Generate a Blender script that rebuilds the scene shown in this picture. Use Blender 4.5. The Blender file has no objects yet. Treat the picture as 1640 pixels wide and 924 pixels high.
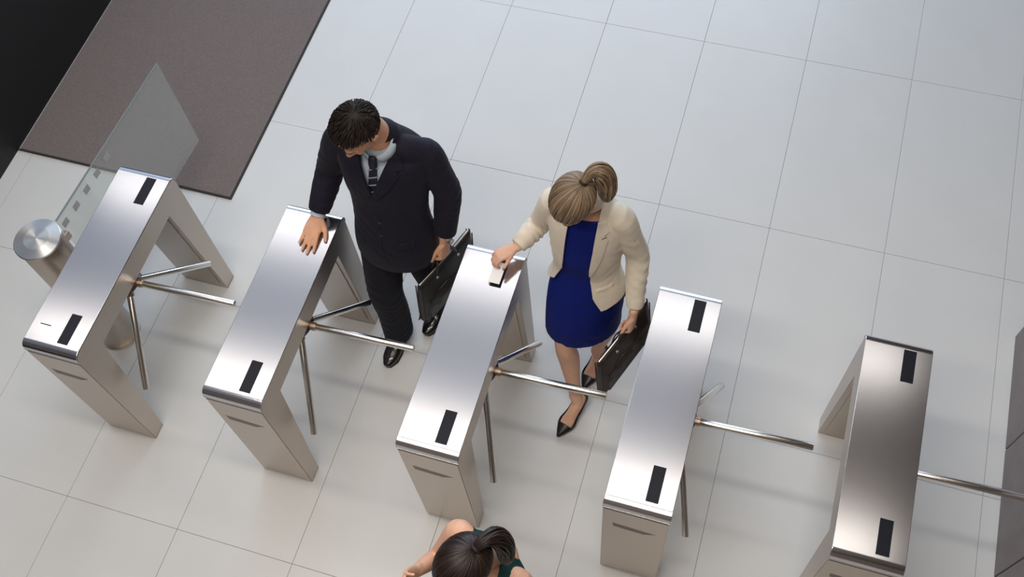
import bpy, bmesh, math, random
import numpy as np
from mathutils import Vector, Matrix, Euler
from mathutils.bvhtree import BVHTree
random.seed(7); np.random.seed(7)
C = bpy.context.scene.collection
V = Vector

# ------------------------------------------------------------------ camera
cam_d = bpy.data.cameras.new('camera'); cam = bpy.data.objects.new('camera', cam_d); C.objects.link(cam)
cam.location = (2.874, -1.177, 5.034)
cam.rotation_euler = (0.4918, 0.0612, 0.2929)
cam_d.sensor_width = 36; cam_d.lens = 36 * 1680.3 / 1640
bpy.context.scene.camera = cam
# ------------------------------------------------------------------ world and lights
w = bpy.data.worlds.new('World'); bpy.context.scene.world = w; w.use_nodes = True
bg = w.node_tree.nodes['Background']; bg.inputs[0].default_value = (0.58, 0.72, 1.0, 1); bg.inputs[1].default_value = .98
def area(name, loc, rot, sx, sy, energy, col):
    d = bpy.data.lights.new(name, 'AREA'); d.shape = 'RECTANGLE'; d.size = sx; d.size_y = sy
    d.energy = energy; d.color = col
    o = bpy.data.objects.new(name, d); o.location = loc; o.rotation_euler = rot; C.objects.link(o); return o
for yy, e, c, xc, ln in ((-3.2, 30, (1, .88, .74), 1.9, 3.5), (-1.54, 88, (1, .91, .80), 1.8, 3.4), (0.12, 105, (1, .93, .84), 1.4, 4.2), (1.66, 34, (1, .93, .84), .5, 8.4), (3.45, 30, (1, .95, .88), .5, 8.4)):
    area('ceiling_light_strip', (xc, yy, 6.0), (0, 0, 0), ln, 0.30, e, c)
area('daylight_front', (-.5, 9.5, 3.6), (math.radians(-78), 0, 0), 8, 5, 440, (.72, .86, 1.0))
vs = bpy.context.scene.view_settings
vs.view_transform = 'Standard'; vs.look = 'None'; vs.gamma = 1; vs.use_curve_mapping = False
vs.exposure = 0.0

# ------------------------------------------------------------------ materials
def mat(name, col, rough=.5, metal=0., noise=None, bump=None, spec=.5, aniso=0, sheen=0, coat=0):
    m = bpy.data.materials.new(name); m.use_nodes = True
    nt = m.node_tree; b = nt.nodes['Principled BSDF']
    b.inputs['Base Color'].default_value = (*col, 1); b.inputs['Roughness'].default_value = rough
    b.inputs['Metallic'].default_value = metal; b.inputs['Specular IOR Level'].default_value = spec
    b.inputs['Sheen Weight'].default_value = sheen; b.inputs['Coat Weight'].default_value = coat
    tc = nt.nodes.new('ShaderNodeTexCoord')
    def nz(scale, stretch=(1, 1, 1), detail=3):
        mp = nt.nodes.new('ShaderNodeMapping'); mp.inputs['Scale'].default_value = stretch
        nt.links.new(tc.outputs['Object'], mp.inputs[0])
        n = nt.nodes.new('ShaderNodeTexNoise'); n.inputs['Scale'].default_value = scale; n.inputs['Detail'].default_value = detail
        nt.links.new(mp.outputs[0], n.inputs['Vector']); return n
    if noise:      # (scale, amount, stretch)
        n = nz(noise[0], noise[2] if len(noise) > 2 else (1, 1, 1)); r = nt.nodes.new('ShaderNodeMapRange')
        r.inputs['To Min'].default_value = 1 - noise[1]; r.inputs['To Max'].default_value = 1 + noise[1]
        r.inputs['From Min'].default_value = .25; r.inputs['From Max'].default_value = .75
        nt.links.new(n.outputs[0], r.inputs[0])
        mx = nt.nodes.new('ShaderNodeMix'); mx.data_type = 'RGBA'; mx.blend_type = 'MULTIPLY'; mx.inputs['Factor'].default_value = 1
        mx.inputs[6].default_value = (*col, 1); nt.links.new(r.outputs[0], mx.inputs[7])
        nt.links.new(mx.outputs[2], b.inputs['Base Color'])
    if bump:       # (scale, strength, distance, stretch)
        n = nz(bump[0], bump[3] if len(bump) > 3 else (1, 1, 1), 5); bp = nt.nodes.new('ShaderNodeBump')
        bp.inputs['Strength'].default_value = bump[1]; bp.inputs['Distance'].default_value = bump[2]
        nt.links.new(n.outputs[0], bp.inputs['Height']); nt.links.new(bp.outputs[0], b.inputs['Normal'])
    if aniso:
        b.inputs['Anisotropic'].default_value = aniso; b.inputs['Anisotropic Rotation'].default_value = .25
        tg = nt.nodes.new('ShaderNodeTangent'); tg.direction_type = 'UV_MAP'; tg.uv_map = 'UVMap'
        nt.links.new(tg.outputs[0], b.inputs['Tangent'])
    return m
def tone_mat(name, dark, light, rough=.5):
    m = mat(name, dark, rough, spec=.4); nt = m.node_tree; b = nt.nodes['Principled BSDF']
    a = nt.nodes.new('ShaderNodeAttribute'); a.attribute_name = 'tone'
    cr = nt.nodes.new('ShaderNodeValToRGB'); cr.color_ramp.elements[0].color = (*dark, 1); cr.color_ramp.elements[1].color = (*light, 1)
    nt.links.new(a.outputs['Fac'], cr.inputs[0]); nt.links.new(cr.outputs[0], b.inputs['Base Color']); return m
M = dict(
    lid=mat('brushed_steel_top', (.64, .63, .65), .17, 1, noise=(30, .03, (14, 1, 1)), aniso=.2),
    steel=mat('brushed_steel_side', (.53, .465, .41), .36, 1, noise=(25, .035, (1, 1, 10)), bump=(50, .05, .0006, (1, 1, 12))),  # warm brown of reflected surroundings is put into this steel's colour
    chrome=mat('polished_steel_bar', (.80, .78, .74), .22, 1),
    gap_shade=mat('shaded_steel_gap', (.06, .055, .05), .5, .6),  # shade inside gaps and slots, put into the steel's colour
    glassblack=mat('reader_window', (.012, .013, .02), .22, 0, spec=.18),
    tile=mat('pale_floor_tile', (.66, .665, .66), .30, 0, noise=(3.5, .02), bump=(6, .06, .002), spec=.5),
    grout=mat('grout', (.30, .30, .30), .8),
    carpet=mat('entrance_mat_pile', (.175, .138, .130), .95, 0, noise=(190, .38), bump=(260, .9, .006), sheen=.25),
    ceil=mat('white_plaster', (.80, .80, .82), .8), soffit=mat('brown_timber', (.20, .15, .12), .6, noise=(3, .15, (1, 8, 1))),
    rubber=mat('mat_border', (.03, .028, .028), .8),
    black=mat('black_wall_paint', (.006, .006, .007), .6),
    stone=mat('brown_stone', (.16, .13, .125), .45, 0, noise=(8, .10)),
    stonejoint=mat('stone_joint', (.05, .04, .04), .8),
    suit=mat('navy_suit_wool', (.0095, .0085, .019), .8, 0, noise=(60, .15), bump=(14, .22, .012), sheen=.03, spec=.25),
    trouser=mat('navy_trouser_wool', (.0075, .007, .014), .8, 0, bump=(10, .25, .012), sheen=.02, spec=.25),
    shirt=mat('pale_blue_shirt', (.50, .60, .70), .75, 0, bump=(20, .15, .005)),
    tie=mat('tie_silk', (.012, .013, .03), .5),
    tiestripe=mat('tie_stripe', (.34, .36, .44), .5),
    shoe=mat('black_polished_leather', (.008, .007, .007), .16, 0, spec=.6, coat=.4),
    pump=mat('black_pump_leather', (.010, .009, .011), .28, 0, spec=.6),
    skin=mat('skin_man', (.68, .36, .225), .5, 0, noise=(25, .08), bump=(140, .08, .001), spec=.35),
    skinw=mat('skin_woman', (.68, .40, .28), .5, 0, noise=(22, .06), bump=(140, .06, .001), spec=.35),
    skinp=mat('skin_woman_warm', (.74, .43, .29), .5, 0, noise=(22, .05), spec=.35),
    nail=mat('fingernail', (.62, .38, .32), .3), nailw=mat('painted_nail', (.30, .12, .10), .25),
    lip=mat('lips', (.42, .13, .11), .4), white=mat('eye_white', (.75, .74, .72), .2), iris=mat('eye_iris', (.03, .02, .015), .15),
    hairm=tone_mat('dark_brown_hair', (.007, .004, .003), (.036, .022, .015), .62),
    hairw=tone_mat('ash_blonde_hair', (.055, .034, .020), (.37, .265, .17), .48),
    hairp=tone_mat('very_dark_hair', (.008, .005, .005), (.040, .022, .017), .40),
    blazer=mat('cream_blazer_weave', (.72, .645, .535), .85, 0, noise=(14, .05), bump=(22, .3, .010), sheen=.2, spec=.25),
    dress=mat('royal_blue_dress', (.003, .012, .165), .72, 0, bump=(9, .18, .010), spec=.2),
    green=mat('dark_green_top', (.004, .040, .040), .8, 0, bump=(30, .2, .004), spec=.25),
    bagm=mat('black_bag_leather', (.010, .0085, .0085), .48, 0, bump=(35, .25, .004), spec=.5),
    bagw=mat('brown_bag_leather', (.024, .016, .014), .5, 0, noise=(18, .3, (1, 4, 1)), bump=(24, .5, .005), spec=.5),
    zip=mat('zip_metal', (.55, .52, .48), .3, 1), card=mat('white_card', (.88, .88, .88), .35),
    elastic=mat('hair_elastic', (.02, .012, .012), .7),
)
def glass_mat():
    m = bpy.data.materials.new('clear_glass'); m.use_nodes = True; nt = m.node_tree; nt.nodes.clear()
    o = nt.nodes.new('ShaderNodeOutputMaterial'); t = nt.nodes.new('ShaderNodeBsdfTransparent'); t.inputs[0].default_value = (.95, .97, .965, 1)
    g = nt.nodes.new('ShaderNodeBsdfGlossy'); g.inputs['Roughness'].default_value = .04
    d = nt.nodes.new('ShaderNodeBsdfDiffuse'); d.inputs[0].default_value = (.62, .66, .66, 1)
    f0 = nt.nodes.new('ShaderNodeLayerWeight'); f0.inputs[0].default_value = .5; fp = nt.nodes.new('ShaderNodeMath'); fp.operation = 'POWER'; fp.inputs[1].default_value = 5; nt.links.new(f0.outputs['Facing'], fp.inputs[0]); f = nt.nodes.new('ShaderNodeMath'); f.operation = 'MULTIPLY_ADD'; f.inputs[1].default_value = .9; f.inputs[2].default_value = .04; nt.links.new(fp.outputs[0], f.inputs[0])
    a = nt.nodes.new('ShaderNodeMixShader'); a.inputs[0].default_value = .15; nt.links.new(t.outputs[0], a.inputs[1]); nt.links.new(d.outputs[0], a.inputs[2])  # diffuse share stands in for the ceiling's whitish reflected haze
    x = nt.nodes.new('ShaderNodeMixShader'); nt.links.new(f.outputs[0], x.inputs[0]); nt.links.new(a.outputs[0], x.inputs[1]); nt.links.new(g.outputs[0], x.inputs[2])
    nt.links.new(x.outputs[0], o.inputs[0]); return m
M['glass'] = glass_mat()
M['glassedge'] = mat('green_glass_edge', (.16, .19, .19), .25)
def brushed_disc():
    m = mat('spun_steel_cap', (.62, .62, .60), .34, 1); nt = m.node_tree; b = nt.nodes['Principled BSDF']
    b.inputs['Anisotropic'].default_value = .9; b.inputs['Anisotropic Rotation'].default_value = .25
    tg = nt.nodes.new('ShaderNodeTangent'); tg.direction_type = 'RADIAL'; tg.axis = 'Z'; nt.links.new(tg.outputs[0], b.inputs['Tangent']); return m
M['cap'] = brushed_disc()
M['frost'] = mat('frosted_square', (.45, .47, .48), .7)

# ------------------------------------------------------------------ helpers
def link(name, me, m, parent=None, smooth=False):
    o = bpy.data.objects.new(name, me); C.objects.link(o)
    if m and not me.materials: me.materials.append(m)
    if parent: o.parent = parent
    if smooth:
        for p in me.polygons: p.use_smooth = True
    return o
def obj(name, bm, m, parent=None, smooth=False):
    bmesh.ops.recalc_face_normals(bm, faces=bm.faces)
    me = bpy.data.meshes.new(name); bm.to_mesh(me); bm.free()
    return link(name, me, m, parent, smooth)
def tag(o, label, cat, group=None, kind=None):
    o['label'] = label
    if cat: o['category'] = cat
    if group: o['group'] = group
    if kind: o['kind'] = kind
    return o
def empty(name, loc, label, cat, group=None, rz=0):
    o = bpy.data.objects.new(name, None); o.location = loc; o.rotation_euler.z = rz; o.empty_display_size = .1; C.objects.link(o)
    return tag(o, label, cat, group)
def box(x0, x1, y0, y1, z0, z1, bev=0, bm=None, seg=2):
    b = bm or bmesh.new(); n0 = len(b.verts)
    r = bmesh.ops.create_cube(b, size=1)
    for v in r['verts']: v.co = V(((x0+x1)/2 + v.co.x*(x1-x0), (y0+y1)/2 + v.co.y*(y1-y0), (z0+z1)/2 + v.co.z*(z1-z0)))
    if bev:
        es = {e for v in r['verts'] for e in v.link_edges}
        bmesh.ops.bevel(b, geom=list(es), offset=bev, segments=seg, affect='EDGES', profile=.5)
    return b
def cyl(p0, p1, r, n=20, bev=0, r1=None, bm=None):
    b = bm or bmesh.new(); p0 = V(p0); p1 = V(p1); d = p1 - p0; r1 = r if r1 is None else r1
    q = d.to_track_quat('Z', 'Y').to_matrix(); L = d.length
    prof = [(r, 0), (r1, L)] if not bev else [(r-bev, 0), (r-bev*.3, bev*.3), (r, bev), (r1, L-bev), (r1-bev*.3, L-bev*.3), (r1-bev, L)]
    rings = [[b.verts.new(p0 + q @ V((a*math.cos(2*math.pi*k/n), a*math.sin(2*math.pi*k/n), h))) for k in range(n)] for a, h in prof]
    for A, B in zip(rings, rings[1:]):
        for k in range(n): b.faces.new((A[k], A[(k+1) % n], B[(k+1) % n], B[k]))
    b.faces.new(rings[0][::-1]); b.faces.new(rings[-1]); return b
def catmull(P, k):
    out = []
    P = [np.array(p, float) for p in P]
    for i in range(len(P)-1):
        a = P[max(i-1, 0)]; b = P[i]; c = P[i+1]; d = P[min(i+2, len(P)-1)]
        for j in range(k):
            t = j/k; out.append(.5*((2*b) + (c-a)*t + (2*a-5*b+4*c-d)*t*t + (3*b-a-3*c+d)*t**3))
    out.append(P[-1]); return out
def tube(bm, pts, rad, side=(1, 0, 0), n=18, k=4, cap=True, power=2., flat=False):
    """closed tapered tube with elliptical sections; rad = radius or (half width along side, half depth)"""
    rad = [(r, r) if not isinstance(r, (tuple, list)) else r for r in rad]
    carry = side is None
    if carry:
        t0 = V(pts[1])-V(pts[0]); side = tuple(t0.orthogonal())
    sides = side if isinstance(side, list) else [side]*len(pts)
    D = catmull([list(p)+list(r)+list(s) for p, r, s in zip(pts, rad, sides)], k) if k > 1 else [np.array(list(p)+list(r)+list(s), float) for p, r, s in zip(pts, rad, sides)]
    P = [d[:3] for d in D]; A = [d[3:5] for d in D]; S = [d[5:8] for d in D]
    T = [(P[min(i+1, len(P)-1)]-P[max(i-1, 0)]) for i in range(len(P))]
    T = [t/np.linalg.norm(t) for t in T]
    if cap and not flat:
        r0 = min(A[0]); r1 = min(A[-1]); pre = []; post = []
        for a in (.15, .45, .75):
            c = math.sin(a*math.pi/2); s_ = math.cos(a*math.pi/2)
            pre.append((P[0]-T[0]*r0*s_, A[0]*c, T[0], S[0])); post.insert(0, (P[-1]+T[-1]*r1*s_, A[-1]*c, T[-1], S[-1]))
        seq = pre + list(zip(P, A, T, S)) + post
    else: seq = list(zip(P, A, T, S))
    rings = []
    for p, a, t, s in seq:
        if carry and rings: s = prev
        s = s - t*(s@t); s = s/np.linalg.norm(s); prev = s; f = np.cross(t, s); ring = []
        for j in range(n):
            th = 2*math.pi*j/n; c_, s_ = math.cos(th), math.sin(th)
            cx = math.copysign(abs(c_)**(2/power), c_); sy = math.copysign(abs(s_)**(2/power), s_)
            ring.append(bm.verts.new(p + s*a[0]*cx + f*a[1]*sy))
        rings.append(ring)
    for X, Y in zip(rings, rings[1:]):
        for j in range(n): bm.faces.new((X[j], X[(j+1) % n], Y[(j+1) % n], Y[j]))
    bm.faces.new(rings[0][::-1]); bm.faces.new(rings[-1])
    return bm
def ellipsoid(bm, c, ax, rad, n=16):
    """ax: 3 axis vectors"""
    r = bmesh.ops.create_uvsphere(bm, u_segments=n, v_segments=n//2+2, radius=1)
    A = Matrix([ax[0], ax[1], ax[2]]).transposed()
    for v in r['verts']: v.co = V(c) + A @ V((v.co.x*rad[0], v.co.y*rad[1], v.co.z*rad[2]))
def fuse(name, bm, m, parent, voxel=.006, smooth=4, fold=None, factor=.5):
    """union everything in bm into ONE continuous surface"""
    bmesh.ops.recalc_face_normals(bm, faces=bm.faces)
    me = bpy.data.meshes.new(name); bm.to_mesh(me); bm.free()
    t = bpy.data.objects.new('tmp', me); C.objects.link(t)
    r = t.modifiers.new('r', 'REMESH'); r.mode = 'VOXEL'; r.voxel_size = voxel
    if smooth: s = t.modifiers.new('s', 'SMOOTH'); s.factor = factor; s.iterations = smooth
    dg = bpy.context.evaluated_depsgraph_get(); out = bpy.data.meshes.new_from_object(t.evaluated_get(dg))
    bpy.data.objects.remove(t); bpy.data.meshes.remove(me); out.name = name
    out.materials.clear(); 
    if fold: folds(out, fold)
    return link(name, out, m, parent, True)
def folds(me, F):
    """real cloth folds: (centre, radius, axis, wavelength, amplitude)"""
    n = len(me.vertices); co = np.empty(n*3, np.float32); me.vertices.foreach_get('co', co); co = co.reshape(-1, 3).astype(float)
    no = np.array([v.normal[:] for v in me.vertices])
    d = np.zeros(n)
    for c, r, ax, wl, amp in F:
        ax = np.array(ax, float); ax /= np.linalg.norm(ax); q = co-np.array(c)
        ph = 2.8*np.sin(q[:, 0]*23+q[:, 1]*17+q[:, 2]*7+1.3)+2.2*np.sin(q[:, 2]*26-q[:, 1]*19+q[:, 0]*9)
        s = np.sin(2*math.pi*(q@ax)/wl + ph); d += .62*amp*s*(.55+.45*np.sin(q[:, 0]*31-q[:, 2]*27+q[:, 1]*22))*np.exp(-(q**2).sum(1)/(r*r))
    co += no*d[:, None]; me.vertices.foreach_set('co', co.astype(np.float32).ravel()); me.update()
def solidify(o, t, off=0):
    s = o.modifiers.new('thick', 'SOLIDIFY'); s.thickness = t; s.offset = off; return o
def frame_of(O, X, Y, N):
    N = V(N).normalized(); Y = V(Y); Y = (Y-N*Y.dot(N)).normalized(); X = V(X); X = (X-N*X.dot(N)-Y*X.dot(Y)).normalized(); return V(O), X, Y, N
def cut_open(o, O, X, Y, N, poly, depth=None):
    """remove cloth inside a 2D outline seen along -N, keeping a clean cut edge"""
    bm = bmesh.new(); bm.from_mesh(o.data); O, X, Y, N = frame_of(O, X, Y, N)
    def front(p): return (p-O).dot(N) > (0 if depth is None else depth)
    def to2(p): return ((p-O).dot(X), (p-O).dot(Y))
    lo = [min(p[i] for p in poly)-.02 for i in (0, 1)]; hi = [max(p[i] for p in poly)+.02 for i in (0, 1)]
    for i in range(len(poly)):
        a = poly[i]; b = poly[(i+1) % len(poly)]
        pn = (X*(b[1]-a[1]) - Y*(b[0]-a[0])).normalized()
        fs = [f for f in bm.faces if front(f.calc_center_median()) and lo[0] < to2(f.calc_center_median())[0] < hi[0] and lo[1] < to2(f.calc_center_median())[1] < hi[1]]
        g = set(fs)
        for f in fs: g.update(f.edges); g.update(f.verts)
        bmesh.ops.bisect_plane(bm, geom=list(g), plane_co=O+X*a[0]+Y*a[1], plane_no=pn, dist=1e-6)
    def inside(x, y):
        r = False
        for i in range(len(poly)):
            (x1, y1), (x2, y2) = poly[i], poly[i-1]
            if (y1 > y) != (y2 > y) and x < (x2-x1)*(y-y1)/(y2-y1)+x1: r = not r
        return r
    dl = [f for f in bm.faces if front(f.calc_center_median()) and inside(*to2(f.calc_center_median()))]
    bmesh.ops.delete(bm, geom=dl, context='FACES'); bm.to_mesh(o.data); bm.free()
def trim(o, co, no, pred=None):
    """cut away the side that no points to"""
    bm = bmesh.new(); bm.from_mesh(o.data); co, no = V(co), V(no)
    fs = [f for f in bm.faces if pred is None or pred(f.calc_center_median())]
    g = set(fs)
    for f in fs: g.update(f.edges); g.update(f.verts)
    bmesh.ops.bisect_plane(bm, geom=list(g), plane_co=co, plane_no=no, dist=1e-6)
    dl = [f for f in bm.faces if (pred is None or pred(f.calc_center_median())) and (f.calc_center_median()-co).dot(no) > 1e-6]
    bmesh.ops.delete(bm, geom=dl, context='FACES'); bm.to_mesh(o.data); bm.free()
def patch(name, target, O, X, Y, N, poly, m, parent, off=.004, thick=.004, cuts=4, far=1.0, smooth=True):
    """a cloth piece lying on the target's surface"""
    bvh = target if isinstance(target, BVHTree) else BVHTree.FromPolygons([v.co.copy() for v in target.data.vertices], [p.vertices[:] for p in target.data.polygons])
    O, X, Y, N = frame_of(O, X, Y, N)
    bm = bmesh.new(); f = bm.faces.new([bm.verts.new(O+X*x+Y*y) for x, y in poly]); bmesh.ops.triangulate(bm, faces=[f])
    for _ in range(cuts): bmesh.ops.subdivide_edges(bm, edges=bm.edges[:], cuts=1, use_grid_fill=True)
    last = .1
    for v in bm.verts:
        h = bvh.ray_cast(v.co+N*far, -N)
        if h[0] is not None: last = (h[0]-O).dot(N)
        v.co = v.co + N*(last+off)
    for _ in range(2): bmesh.ops.smooth_vert(bm, verts=bm.verts, factor=.3, use_axis_x=True, use_axis_y=True, use_axis_z=True)
    o = obj(name, bm, m, parent, smooth); return solidify(o, thick, 0)
def bvh_of(o): return BVHTree.FromPolygons([v.co.copy() for v in o.data.vertices], [p.vertices[:] for p in o.data.polygons])

# ------------------------------------------------------------------ setting: floor of tiles
TX, TY, OX, OY = .6217, 1.226, .582, -.402
b = box(-6, 9, -6, 9, -.12, -.004); fl = obj('floor', b, M['grout']); tag(fl, 'pale tiled lobby floor', None, kind='structure')
tb = box(.0009, TX-.0009, .0009, TY-.0009, -.012, 0, .0009, seg=1); tme = bpy.data.meshes.new('tile'); tb.to_mesh(tme); tb.free(); tme.materials.append(M['tile'])
for i in range(-9, 13):
    for j in range(-4, 7):
        t = bpy.data.objects.new('tile', tme); C.objects.link(t); t.parent = fl; t.location = (OX+i*TX, OY+j*TY, random.uniform(-.0003, .0003))
WL = obj('wall_left', box(-4.2, -1.385, -6, 9, 0, 1.15), M['black']); tag(WL, 'black wall at the left of the lobby', None, kind='structure')
WR = obj('wall_right', box(4.42, 6.2, -3.4, 1.70, 0, 1.25), M['stonejoint']); tag(WR, 'brown stone clad low wall at the right', None, kind='structure')
pb = box(0, .03, 0, .634, 0, 1.245, .003, seg=1); pme = bpy.data.meshes.new('stone_panel'); pb.to_mesh(pme); pb.free(); pme.materials.append(M['stone'])
for k in range(8):
    t = bpy.data.objects.new('stone_panel', pme); C.objects.link(t); t.parent = WR; t.location = (4.392, 1.72-.634-k*.640, .004)
for k in range(3):
    t = bpy.data.objects.new('stone_panel', pme); C.objects.link(t); t.parent = WR; t.location = (4.424+.634+k*.64, 1.695, .004); t.rotation_euler.z = math.pi/2
obj('coping', box(4.38, 6.2, -3.4, 1.73, 1.25, 1.29, .004), M['stone'], WR)

CE = obj('ceiling', box(-7, 3.0, -5.2, 8.5, 6.3, 6.4), M['ceil']); tag(CE, 'white plaster ceiling over the lobby', None, kind='structure')
obj('soffit', box(3.0, 8.5, -5.2, 8.5, 6.15, 6.4), M['soffit'], CE)
WB = obj('unseen_wall_back', box(-7, 8.5, -5.4, -5.2, 0, 6.4), M['soffit']); tag(WB, 'unseen brown wall added behind the viewer to dim the floor', None, kind='structure')  # added out of view to cut cool light from behind
WE = obj('unseen_wall_far_right', box(8.5, 8.7, -5.4, 8.5, 0, 6.4), M['soffit']); tag(WE, 'unseen brown wall added beyond the stone clad low wall to block light', None, kind='structure')  # added out of view to keep sky light off the right side
WF = obj('unseen_wall_front', box(3.6, 8.5, 8.5, 8.7, 0, 6.4), M['soffit']); tag(WF, 'unseen brown wall added at the far right to dim the floor', None, kind='structure')  # added out of view to lessen light on the far right floor
WL2 = obj('unseen_wall_far_left', box(-7.2, -7, -5.4, 4.5, 0, 6.4), M['soffit']); tag(WL2, 'unseen brown wall added beyond the black wall to dim the floor', None, kind='structure')  # added out of view to darken the near left floor
# entrance mat
mt = obj('entrance_mat', box(-1.373, .035, 1.470, 5.2, .002, .012, .002), M['carpet'])
tag(mt, 'dark brown entrance mat beside the black wall', 'mat')
bb = box(-1.384, .047, 1.458, 1.470, .001, .009, .002); box(.035, .047, 1.470, 5.2, .001, .009, .002, bm=bb)
obj('border', bb, M['rubber'], mt)

# ------------------------------------------------------------------ turnstiles
W_, L_, S_ = .273, .995, .877
def profile(w0, w1, outer, inner=None):
    bm = bmesh.new(); A = [bm.verts.new((w0, y, z)) for y, z in outer]; B = [bm.verts.new((w1, y, z)) for y, z in outer]; n = len(outer)
    for k in range(n): bm.faces.new((A[k], A[(k+1) % n], B[(k+1) % n], B[k]))
    f1 = bm.faces.new(A[::-1]); f2 = bm.faces.new(B); bm.normal_update(); return bm, f1, f2
def arc(cy, cz, r, a0, a1, n=7): return [(cy+r*math.cos(math.radians(a0+(a1-a0)*k/(n-1))), cz+r*math.sin(math.radians(a0+(a1-a0)*k/(n-1)))) for k in range(n)]
def add_uv(me):
    uv = me.uv_layers.new(name='UVMap')
    for p in me.polygons:
        for li in p.loop_indices:
            c = me.vertices[me.loops[li].vertex_index].co; uv.data[li].uv = (c.x, c.y+(-c.z if abs(p.normal.y) > .5 else 0))
def make_turnstile():
    t = empty('turnstile', (0, 0, 0), '', 'turnstile', 'brushed steel tripod turnstiles in the row')
    r = .038; i = .004
    # frame: inverted U of beam and two tapering legs
    out = [(i, .012), (i, 1-r-i)] + arc(r+i, 1-r-i, r, 180, 90) + arc(L_-r-i, 1-r-i, r, 90, 0) + [(L_-i, .012), (L_-.082, .012), (L_-.148, .860)] + arc(L_-.163, .855, .014, 20, 90, 4) + arc(.163, .855, .014, 90, 160, 4) + [(.148, .860), (.082, .012)]
    bm, f1, f2 = profile(.004, W_-.004, out)
    bmesh.ops.triangulate(bm, faces=[f1, f2]); obj('frame', bm, M['steel'], t)
    # side cheeks: thin raised sheet on both sides with a seam line under the lid
    for s, x0, x1 in ((-1, .0015, .0045), (1, W_-.0045, W_-.0015)):
        o2 = [(.003, .014), (.003, .955)] + arc(r+.003, 1-r-.006, r-.003, 180, 90, 6) + arc(L_-r-.003, 1-r-.006, r-.003, 90, 0, 6) + [(L_-.003, .014), (L_-.080, .014), (L_-.146, .858), (.146, .858), (.080, .014)]
        bm, f1, f2 = profile(x0, x1, o2); bmesh.ops.triangulate(bm, faces=[f1, f2]); obj('side_panel', bm, M['steel'], t)
    # lid: bent sheet wrapping over both ends
    th = .006
    lo = [(0, .948)] + [(0, 1-r)] + arc(r, 1-r, r, 180, 90, 17) + arc(L_-r, 1-r, r, 90, 0, 17) + [(L_, .948)]
    li = [(th, .948)] + [(th, 1-r)] + arc(r, 1-r, r-th, 180, 90, 17) + arc(L_-r, 1-r, r-th, 90, 0, 17) + [(L_-th, .948)]
    bm = bmesh.new(); n = len(lo)
    G = [[bm.verts.new((x, y, z)) for y, z in q] for x in (0, W_) for q in (lo, li)]
    for k in range(n-1):
        a, b_, c, d = G
        bm.faces.new((a[k], a[k+1], c[k+1], c[k])); bm.faces.new((b_[k], d[k], d[k+1], b_[k+1]))
        bm.faces.new((a[k], b_[k], b_[k+1], a[k+1])); bm.faces.new((c[k], c[k+1], d[k+1], d[k]))
    for k in (0, n-1): bm.faces.new([q[k] for q in (G[0], G[1], G[3], G[2])])
    bmesh.ops.recalc_face_normals(bm, faces=bm.faces)
    es = [e for e in bm.edges if len(e.link_faces) == 2 and abs(e.verts[0].co.x-e.verts[1].co.x) < 1e-6 and e.calc_face_angle(0) > 1.2]
    bmesh.ops.bevel(bm, geom=es, offset=.0022, segments=2, affect='EDGES', profile=.5)
    lid = obj('lid', bm, M['lid'], t); add_uv(lid.data)
    # lip bead line on each end of the lid
    for y in (-.0012, L_-.0018): obj('lip', box(.001, W_-.001, y, y+.003, .952, .958, .001, seg=1), M['chrome'], lid)
    for y0, y1, sgn in ((-.001, .006, -1), (L_-.006, L_+.001, 1)):
        ep = obj('end_panel', box(.006, W_-.006, y0, y1, .016, .938, .0015, seg=1), M['steel'], t)
        # wedge-shaped finger slot as a flat darker plate
        yy = y0 if sgn < 0 else y1
        bm = bmesh.new(); q = [(.045, .770), (.225, .752), (.176, .716), (.050, .726)]
        A = [bm.verts.new((x, yy+sgn*.0006, z)) for x, z in q]; B = [bm.verts.new((x, yy-sgn*.002, z)) for x, z in q]
        bm.faces.new(A); bm.faces.new(B[::-1])
        for k in range(4): bm.faces.new((A[k], B[k], B[(k+1) % 4], A[(k+1) % 4]))
        obj('finger_slot', bm, M['slot'], ep)  # not sunk in; the recess shade is in the plate's colour
        obj('gap', box(.008, W_-.008, y0+.001*(sgn < 0), y1-.001*(sgn > 0), .9385, .9475), M['gap_shade'], t)
    for y0 in (.0, L_-.082): obj('base_plate', box(.002, W_-.002, y0+.002, y0+.084, 0, .012, .002, seg=1), M['steel'], t)
    # raised service panel on the inner face of each leg
    for a, b_ in ((( .0870, .06), (.1445, .80)), ((L_-.0870, .06), (L_-.1445, .80))):
        s = 1 if a[0] < .5 else -1
        bm, f1, f2 = profile(.03, W_-.03, [a, b_, (b_[0]+s*.0035, b_[1]), (a[0]+s*.0035, a[1])]); obj('service_panel', bm, M['steel'], t)
    # readers
    for y0, y1 in ((.052, .200), (.802, .952)):
        rf = obj('reader_window', box(.158, .209, y0, y1, .9985, 1.0006), M['glassblack'], t)
    # tripod
    c = V((.226, .485, .812)); ax = V((1, 0, -1)).normalized()
    hb = cyl(c-ax*.045, c+ax*.022, .060, 32, .006); obj('hub', hb, M['hubm'], t)
    tips = [V((.766, .500, .838)), V((.360, .825, .475)), V((.352, .108, .470))]
    n0 = [V((.707, 0, .707)), V((-.354, .62, -.354)), V((-.354, -.62, -.354))]
    for tip, n_ in zip(tips, n0):
        s0 = c + ax*.012 + n_*.042
        a = obj('arm', cyl(s0, tip, .0158, 20, .002), M['chrome'], t, True); a.data.set_sharp_from_angle(angle=.6)
        d = (tip-s0).normalized(); obj('collar', cyl(s0+d*.002, s0+d*.034, .0195, 20, .002), M['armreflect'], a)  # bronze sleeve stands in for the arm's reflection in the beam side
    return t
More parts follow.
